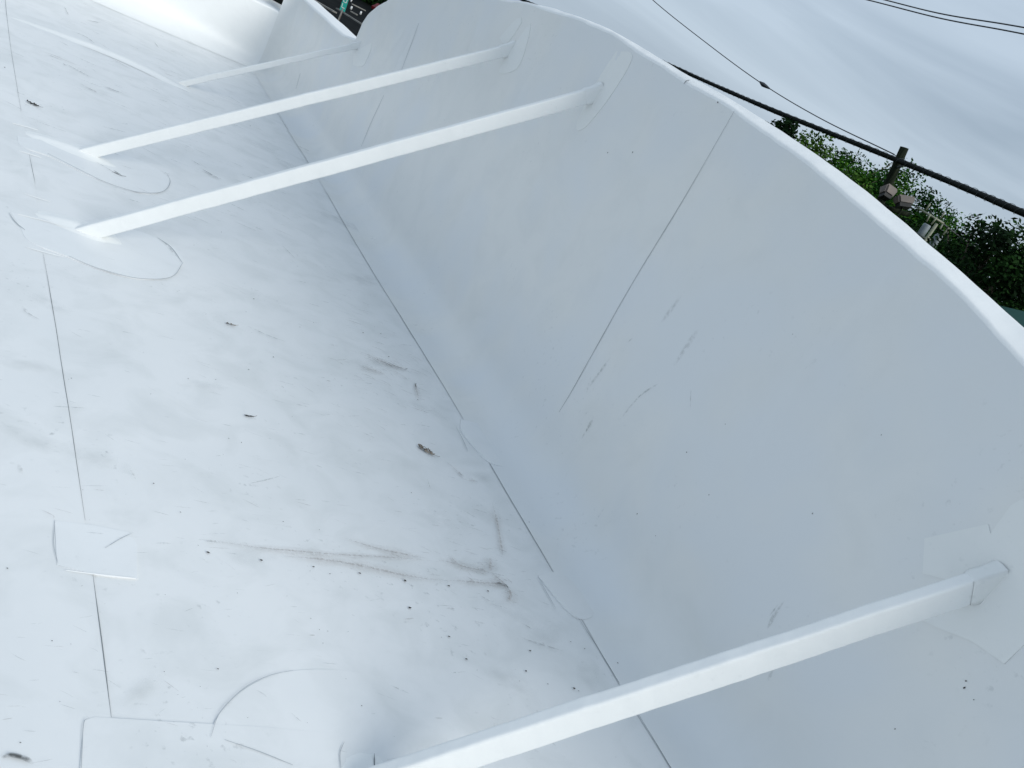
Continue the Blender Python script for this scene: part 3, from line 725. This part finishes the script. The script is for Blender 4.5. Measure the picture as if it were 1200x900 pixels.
# black pipe collar at the far corner
p = ony(333, -5, 11.95)
vt = thing('roof_vent', 'black round vent cap just behind the far corner of the white roof', 'vent', (p.x, p.y, 0))
V, F_ = [], []; n = 24; prof = [(.16, -.34), (.17, -.05), (.20, -.03), (.22, .06), (.22, .14), (.10, .19), (.0, .20)]
for r, z in prof:
    for k in range(n): V.append(Vector((p.x+r*cos(2*pi*k/n), p.y+r*sin(2*pi*k/n), p.z+z)))
for i in range(len(prof)-1):
    for k in range(n): F_.append((i*n+k, i*n+(k+1) % n, (i+1)*n+(k+1) % n, (i+1)*n+k))
par(pyd('cap', V, F_, M_black, None, True), vt)
bm = bmesh.new(); box_bm(bm, (p.x+.05, 12.02, (GZ+p.z-.10)/2), (1.5, .98, p.z-.10-GZ)); par(bmo('curb', bm, M_wall), vt)
par(tube('pipe', [(p.x, p.y, p.z-.5), (p.x, p.y, p.z-.2)], .12, M_clean), vt)

# ------------------------------------------------------------------ street side: pole, cables
pt = dist(1060, 173, 23.5); pm = dist(1034, 232, 23.5)
ax = (pm-pt).normalized(); foot = pt + ax*((GZ-.3-pt.z)/ax.z)
up = thing('utility_pole', 'leaning dark wooden utility pole rising above the curved parapet edge', 'pole', (foot.x, foot.y, GZ))
n_ = 14; par(tube('pole_shaft', [foot.lerp(pt, i/n_) for i in range(n_+1)], .15, M_pole, n=14, rads=[.150-.045*i/n_ for i in range(n_+1)]), up)
side = Rc.copy(); side.z = 0; side.normalize()
back = Vector((-side.y, side.x, 0))
def frame(pt_, a=0):                                         # matrix for fixtures aligned with the leaning pole
    z = -ax; x = side.copy(); x = (x-z*x.dot(z)).normalized(); y = z.cross(x); return Matrix((x, y, z)).transposed()
Rf = frame(pt)
def fixture(px, Dd, sz, tiltx, parent):
    c = dist(*px, Dd); bm = bmesh.new()
    R2 = Rf @ Matrix.Rotation(tiltx, 3, 'Y') @ Matrix.Rotation(-.4, 3, 'X')
    bmesh.ops.create_cube(bm, size=1.0)
    for v in bm.verts:
        k = 1.0 if v.co.z > 0 else .72
        v.co = Vector((v.co.x*sz[0]*k, v.co.y*sz[1]*k, v.co.z*sz[2]))
    bmesh.ops.bevel(bm, geom=bm.edges[:], offset=.04, segments=2, affect='EDGES')
    for v in bm.verts: v.co = R2 @ v.co + c
    o = bmo('lamp_housing', bm, M_tan); par(o, parent)
    bm = bmesh.new(); bmesh.ops.create_cube(bm, size=1.0)
    for v in bm.verts: v.co = R2 @ Vector((v.co.x*sz[0]*.62, v.co.y*sz[1]*.62, v.co.z*.10-sz[2]*.55)) + c
    l = bmo('lens', bm, M_dark); l.parent = o
    par(tube('bracket', [c + R2 @ Vector((0, 0, -sz[2]*.5)), c + R2 @ Vector((-.1, 0, -sz[2]*.5-.3)), dist(1028, 246, Dd+.1)], .035, M_pole), parent)
fixture((1040, 225), 23.1, (.34, .36, .24), .25, up)
fixture((1059, 236), 22.9, (.46, .36, .20), -.15, up)
par(tube('crossarm', [dist(1016, 236, 23.2), dist(1066, 252, 23.2)], .06, M_pole), up)
bolt = tube('bolt', [dist(1052, 196, 23.4), dist(1059, 194, 23.2)], .035, M_lash); par(bolt, up)

def sagline(P0, P1, sag, n=60):
    return [P0.lerp(P1, i/n)+Vector((0, 0, -4*sag*(i/n)*(1-i/n))) for i in range(n+1)]
# thick lashed bundle: passes just in front of the pole
pmid = dist(1057, 190, 23.2)
pL = dist(560, -30, 55); pR = dist(1290, 287, 17.2)
cb = thing('cable_bundle', 'thick black lashed telephone cable crossing the pole and running behind the parapet', 'cable', pmid)
def spl(pts, n=50):
    R = catmull(pts, n); return R
cpts = [dist(585, -12, 50), dist(700, 38, 41), dist(815, 90, 34), dist(900, 127, 29), dist(980, 159, 26), pmid, dist(1130, 220, 20.6), dist(1200, 250, 18.4), pR]
cpts = spl(cpts, 30)
rads = [.066+.006*noise.noise(p*1.1)+.010*noise.noise(p*.5) for p in cpts]
par(tube('cable_core', cpts, .08, M_black, n=10, rads=rads), cb)
V = []; F_ = []; hel = []
for i, p in enumerate(cpts):                                  # the lashing: short pale turns around the bundle
    d = (cpts[min(i+1, len(cpts)-1)]-cpts[max(i-1, 0)]).normalized()
dl = 0; last = cpts[0]; tot = 0
acc = []
for a, b in zip(cpts, cpts[1:]):
    L = (b-a).length; acc.append((tot, a, b, L)); tot += L
hel = []; t = 0.0; li = 0
while t < tot-.02:
    while acc[li][0]+acc[li][3] < t: li += 1
    t0, a, b, L = acc[li]; p = a.lerp(b, (t-t0)/L); d = (b-a).normalized(); s1 = d.cross(Vector((0, 0, 1))).normalized(); u1 = s1.cross(d)
    an = 2*pi*t/.42+.8*sin(t*.9); hel.append(p+s1*cos(an)*.078+u1*sin(an)*.078); t += .035
par(tube('lashing_wire', hel, .005, M_lash, n=4), cb)
w1 = thing('guy_wire', 'thin dark wire slanting up from the pole top with a small splice', 'wire', dist(1048, 180, 23.3))
wp = catmull([dist(720, -45, 40), dist(765, 0, 37), dist(830, 52, 33.5), dist(893, 98, 30.5), dist(960, 138, 27.5), dist(1048, 181, 23.4)], 12)
par(tube('wire_strand', wp, .016, M_wire, n=6), w1)
sp_ = [dist(890, 95.5, 30.5), dist(894, 99, 30.5), dist(898, 101.5, 30.4), dist(902, 104, 30.3)]
par(tube('splice', sp_, .06, M_wire, n=8, rads=[.02, .07, .05, .02]), w1)
for k, (a, b, cc, lab) in enumerate([((940, -22), (1100, 15.5), (1260, 43), 'upper of two thin power lines crossing the sky at top right'), ((930, -20), (1100, 21), (1260, 52), 'lower of two thin power lines crossing the sky at top right')]):
    wp = catmull([dist(*a, 34), dist((a[0]+b[0])/2, (a[1]+b[1])/2-1, 31), dist(*b, 28), dist((cc[0]+b[0])/2, (cc[1]+b[1])/2-.5, 26), dist(*cc, 24)], 10)
    o = tube('power_line', wp, .018, M_wire, n=6); tag(o, lab, 'wire', 'power lines at the top right of the sky')

# farther pole with two small transformers
D2 = 27
c2 = dist(1098, 262, D2); f2 = Vector((dist(1087, 284, D2).x, dist(1087, 284, D2).y, GZ))
tp = thing('transformer_pole', 'distant pale pole with two grey transformers in front of green trees', 'pole', f2)
par(tube('pole_shaft', [f2, c2], .045, M_bone), tp)
par(tube('crossarm', [dist(1076, 244, D2), dist(1106, 262, D2)], .03, M_bone), tp)
par(tube('crossarm', [dist(1078, 277, D2), dist(1101, 285, D2)], .03, M_bone), tp)
for px in ((1083, 269), (1097, 281)):
    c = dist(*px, D2-1.0); pr = [(0, .16), (.09, .155), (.105, .13), (.105, -.16), (.09, -.19), (0, -.19)]; V, F_ = [], []; n = 16
    for r, z in pr:
        for k in range(n): V.append(Vector((c.x+r*cos(2*pi*k/n), c.y+r*sin(2*pi*k/n), c.z+z)))
    for i in range(len(pr)-1):
        for k in range(n): F_.append((i*n+k, i*n+(k+1) % n, (i+1)*n+(k+1) % n, (i+1)*n+k))
    tr = pyd('transformer', V, F_, M_grey, None, True); par(tr, tp)
    for sx_ in (-.08, .08):
        q = tube('bushing', [(c.x+sx_*side.x, c.y+sx_*side.y, c.z+.2), (c.x+sx_*side.x*1.3, c.y+sx_*side.y*1.3, c.z+.42)], .022, M_bone); q.parent = tr
for px in ((1085, 246), (1102, 256)):
    c = dist(*px, D2); par(tube('insulator', [c, c+Vector((0, 0, .2))], .022, M_bone), tp)
wp = sagline(dist(1098, 256, D2), dist(1210, 320, 30), .15)
tag(tube('service_wire', wp, .022, M_wire, n=6), 'thin wire dropping from the distant transformer pole past the right-hand trees', 'wire')

# ------------------------------------------------------------------ trees
def tree(px, D, rx, rz, nleaf, M, label, leaf=.14, name='leafy_tree', seed=0, gap=.0, twigs=0, clumps=26, group='trees beyond the parapet'):
    """px: where the top of the crown shows; crown of leaf clumps spread unevenly in an ellipsoid"""
    rnd = random.Random(seed); top = dist(*px, D); c = top-Vector((0, 0, rz)); base = Vector((c.x, c.y, GZ))
    T = thing(name, label, 'tree', base, group)
    V, F_, tone = [], [], []
    cl = []
    clumps = int(clumps*1.9)
    for i in range(clumps):
        while True:
            q = Vector((rnd.uniform(-1, 1), rnd.uniform(-1, 1), rnd.uniform(-1, 1)))
            if q.length < 1 and q.length > .25: break
        cl.append((c+Vector((q.x*rx*.85, q.y*rx*.85, q.z*rz*.88)), rnd.uniform(.26, .46)*min(rx, rz), rnd.random()))
    nleaf = int(nleaf*2.6); leaf *= .85
    for i in range(nleaf):
        cc, r, tn = cl[rnd.randrange(len(cl))]
        q = Vector((rnd.gauss(0, 1), rnd.gauss(0, 1), rnd.gauss(0, 1))).normalized()*(rnd.random()**.45)*r*1.05; q.z *= .8
        p = cc+q; s = leaf*rnd.uniform(.55, 1.25)
        a = Vector((rnd.gauss(0, 1), rnd.gauss(0, 1), rnd.gauss(0, .7))).normalized(); b = a.cross(Vector((rnd.gauss(0, 1), rnd.gauss(0, 1), rnd.gauss(0, 1)))).normalized()
        k = len(V); V += [p-a*s*.6, p+b*s*.3+a*s*.05, p+a*s*.6, p-b*s*.3+a*s*.05]; F_.append((k, k+1, k+2, k+3))
        tv = min(1, max(0, tn*.75+rnd.uniform(-.2, .3))); tone += [tv]*4
    o = pyd('crown', V, F_, M); at = o.data.attributes.new('tone', 'FLOAT', 'POINT'); at.data.foreach_set('value', tone); par(o, T)
    tk = tube('trunk', [base-Vector((0, 0, .2)), base.lerp(c, .5)+Vector((.1, .1, 0)), c, c+Vector((0, 0, rz*.5))], .2, M_bark, n=10, rads=[.26, .19, .12, .04]); par(tk, T)
    VV = []
    for i in range(9+twigs):
        cc, r, tn = cl[i % len(cl)]
        st = base.lerp(c, rnd.uniform(.6, 1.0)); mid = st.lerp(cc, .55)+Vector((0, 0, .15))
        e_ = cc + ((cc-c).normalized()*r*1.4 if i >= 9 else Vector())
        q = tube('limb', [st, mid, cc, e_] if i >= 9 else [st, mid, cc], .05, M_bark, n=6, rads=[.06, .035, .016, .007][:4 if i >= 9 else 3]); par(q, T)
    return T
tree((975, 160), 27, 1.7, 1.9, 7000, F_light, 'light green airy tree just left of the leaning pole', .13, seed=2)
tree((940, 133), 20.5, .62, 1.35, 1600, F_dark, 'small dark treetop poking up to the black cable at the left end of the trees', .11, name='dark_tree', seed=11, clumps=16)
tree((925, 150), 29, 1.0, 1.0, 1200, F_dark, 'low dark foliage at the left end of the tree row, mostly behind the parapet', .11, name='dark_tree', seed=12, clumps=14)
tree((1010, 180), 32, 1.3, 1.5, 4500, F_mid, 'mid green tree with a few bare twigs behind the leaning pole', .12, seed=3, twigs=10)
tree((1042, 194), 34, 1.5, 1.8, 5500, F_mid, 'dense green tree right behind the pole-mounted lamp housings', .13, seed=4)
tree((1082, 202), 38, 2.2, 2.6, 8000, F_mid, 'rounded bright green tree right of the pole, above the transformers', .15, seed=5)
tree((1118, 236), 38, 2.0, 2.2, 7000, F_mid, 'green tree sloping down to the right of the transformers', .14, seed=6)
tree((1150, 276), 36, 1.6, 2.0, 6500, F_mid, 'darker green tree in the hollow between the green row and the dark tree', .12, seed=7)
tree((1183, 258), 15.5, .95, 1.5, 4200, F_dark, 'dark sparse tree at the right edge, twigs silhouetted on the sky', .085, name='dark_tree', seed=8, twigs=16, clumps=30)
tree((1216, 262), 15.0, .9, 1.7, 4500, F_dark, 'dark leafy tree cut off by the right edge of the view', .09, name='dark_tree', seed=9, clumps=26)
tree((1195, 318), 19, 1.5, 1.6, 7000, F_dark, 'dark bushy tree below the silhouetted twigs at the right edge', .10, name='dark_tree', seed=10, clumps=30)
tree((1150, 305), 34, 1.7, 1.7, 6000, F_dark, 'dark shrubby tree low behind the bright coping at right', .12, name='dark_tree', seed=13, clumps=26)
tree((1055, 250), 30, 1.6, 1.6, 5500, F_dark, 'dark shrub-like tree low behind the coping under the lamp housings', .12, name='dark_tree', seed=14, clumps=26)

# green-roofed house whose corner shows at the right edge
hc = dist(1242, 393, 13.5)
hs = thing('green_house', 'corner of a dark teal metal roof at the right edge behind the coping', 'building', (hc.x+2, hc.y, GZ))
bm = bmesh.new(); box_bm(bm, (hc.x+2.6, hc.y+.2, (GZ+hc.z-.4)/2), (4.6, 3.6, hc.z-.4-GZ)); par(bmo('wall', bm, M_render), hs)
X0, X1, Y0, Y1 = hc.x, hc.x+5.2, hc.y-2, hc.y+2.4
V = [(X0, Y0, hc.z-.4), (X1, Y0, hc.z-.4), (X1, Y1, hc.z-.4), (X0, Y1, hc.z-.4), (X0+.3, (Y0+Y1)/2, hc.z+.2), (X1-.3, (Y0+Y1)/2, hc.z+.2), (X0, Y0, hc.z-.55), (X1, Y0, hc.z-.55), (X1, Y1, hc.z-.55), (X0, Y1, hc.z-.55)]
par(pyd('roof', V, [(0, 1, 5, 4), (1, 2, 5), (2, 3, 4, 5), (3, 0, 4), (6, 7, 1, 0), (7, 8, 2, 1), (8, 9, 3, 2), (9, 6, 0, 3)], M_tealroof), hs)

# ------------------------------------------------------------------ beyond the low parapet: street corner
sgt = dist(407, -6, 40); sgb = dist(401, 12.5, 40)
ts = thing('teal_banner', 'narrow teal vertical sign with white lettering on a thin post beyond the low parapet', 'sign', (sgb.x, sgb.y, GZ))
dd = (sgt-sgb).normalized(); w = Rc-dd*Rc.dot(dd); w.z = 0; w.normalize(); n3 = dd.cross(w).normalized()
hw, th = .115, .02
sgt = sgt + dd*.35; Lb = (sgt-sgb).length
def bpan(name, u0, u1, v0, v1, t0, t1, M, parent):
    V = [sgb+w*u+dd*v+n3*t for t in (t0, t1) for (u, v) in ((u0, v0), (u1, v0), (u1, v1), (u0, v1))]
    o = pyd(name, V, [(0, 1, 2, 3), (4, 7, 6, 5), (0, 4, 5, 1), (1, 5, 6, 2), (2, 6, 7, 3), (3, 7, 4, 0)], M)
    bm = bmesh.new(); bm.from_mesh(o.data); bmesh.ops.recalc_face_normals(bm, faces=bm.faces); bm.to_mesh(o.data); bm.free()
    par(o, parent); return o
pan = bpan('sign_panel', -hw, hw, 0, Lb, -th, th, M_teal, ts)
sgn = 1 if n3.dot(EYE-sgb) > 0 else -1
def stroke_letter(v, strokes):
    V, F_ = [], []
    for (a0, b0, a1, b1) in strokes:
        p = sgb+w*(a0*.13-.065)+dd*(v+b0*.16); q = sgb+w*(a1*.13-.065)+dd*(v+b1*.16); d = (q-p).normalized(); s = d.cross(n3)*.013
        k = len(V); 
        for t_ in (.021, .027): V += [p-s+n3*t_*sgn, q-s+n3*t_*sgn, q+s+n3*t_*sgn, p+s+n3*t_*sgn]
        F_ += [(k+4, k+5, k+6, k+7), (k, k+1, k+5, k+4), (k+1, k+2, k+6, k+5), (k+2, k+3, k+7, k+6), (k+3, k, k+4, k+7)]
    par(pyd('letter', V, F_, M_white), ts)
O_ = [(0, 0, 1, 0), (1, 0, 1, 1), (1, 1, 0, 1), (0, 1, 0, 0)]; S_l = [(0, 0, 1, 0), (1, 0, 1, .5), (1, .5, 0, .5), (0, .5, 0, 1), (0, 1, 1, 1)]; L_l = [(0, 1, 0, 0), (0, 0, 1, 0)]
for i, st in enumerate([L_l, O_, S_l, O_]): stroke_letter(.12+.23*i, st)
par(tube('post', [Vector((sgb.x, sgb.y, GZ)), sgb+Vector((0, 0, .1))], .035, M_kerb), ts)
par(tube('post_top', [sgb-dd*.35, sgb+dd*.05], .03, M_tan), ts)
def gl(px, py): return onz(px, py, GZ)
def kerb(a, b, wd, label):
    a, b = gl(*a), gl(*b); d = (b-a); d.z = 0; d.normalize(); s = d.cross(Vector((0, 0, 1)))*wd/2; V = []
    for z in (GZ, GZ+.14):
        for q in (a-s, b-s, b+s, a+s): V.append(Vector((q.x, q.y, z)))
    o = pyd('kerb', V, [(4, 5, 6, 7), (0, 1, 5, 4), (1, 2, 6, 5), (2, 3, 7, 6), (3, 0, 4, 7)], M_kerb); o['kind'] = 'structure'
kerb((395, 11), (425, 30), .45, ''); kerb((366, 0), (392, 15), .9, ''); kerb((412, 5), (428, 13), .25, '')
kerb((411, 14), (418, 18), .35, '')
# small parked car and pale posts on the lot
def car(px, M, label, ang):
    p = gl(*px); p = Vector((p.x, p.y, GZ))
    if p.y > 140: p = Vector((p.x*140/p.y, 140, GZ))
    r = thing('parked_car', label, 'car', (p.x, p.y, GZ)); bm = bmesh.new()
    prof = [(-2.1, .35), (-2.15, .75), (-1.9, .92), (-1.2, .98), (-.6, 1.42), (.75, 1.42), (1.35, 1.0), (2.05, .9), (2.15, .6), (2.1, .35)]
    L_ = [bm.verts.new((x, -.85, z)) for x, z in prof]; R_ = [bm.verts.new((x, .85, z)) for x, z in prof]
    bm.faces.new(L_); bm.faces.new(R_[::-1])
    for i in range(len(prof)): j = (i+1) % len(prof); bm.faces.new((L_[j], L_[i], R_[i], R_[j]))
    bmesh.ops.bevel(bm, geom=bm.edges[:], offset=.06, segments=2, affect='EDGES')
    b = bmo('body', bm, M); b.parent = r
    bm = bmesh.new(); box_bm(bm, (.05, 0, 1.18), (1.5, 1.74, .30)); g = bmo('window', bm, M_glass); g.parent = r
    for sx_ in (-1.3, 1.3):
        for sy_ in (-.8, .8):
            q = tube('wheel', [(sx_, sy_-.11, .32), (sx_, sy_+.11, .32)], .32, M_tyre, n=16); q.parent = r
    r.rotation_euler = (0, 0, ang); return r
car((452, 0), M_red, 'dark red car parked beyond the low parapet by the end of the arch', .9)
for i, (px, py, lab) in enumerate([(411, 2, 'pale post nearest the teal sign'), (411, 11, 'pale post just right of the teal sign foot'), (422, 17, 'brightest pale post by the end of the arched parapet')]):
    p = gl(px, py); o = tube('bollard', [(p.x, p.y, GZ), (p.x, p.y, GZ+.36), (p.x, p.y, GZ+.42)], .12, M_white, n=12, rads=[.13, .12, .06]); tag(o, lab+' on the dark lot', 'bollard', 'pale posts on the dark lot')
for i, (px, D, s) in enumerate([((350, -75), 165, 31), ((395, -80), 175, 32), ((440, -70), 170, 33), ((480, -60), 168, 34), ((310, -75), 168, 35)]):
    tree(px, D, 9, 7.5, 4500, F_dark, ['tall dark tree straight above the teal sign, beyond the lot', 'dark tree at the back of the lot over the red car', 'dark tree at the back of the lot, right of the red car', 'farthest right dark tree behind the lot', 'farthest left dark tree behind the lot'][i], .7, name='dark_tree', seed=s, group='trees behind the lot')
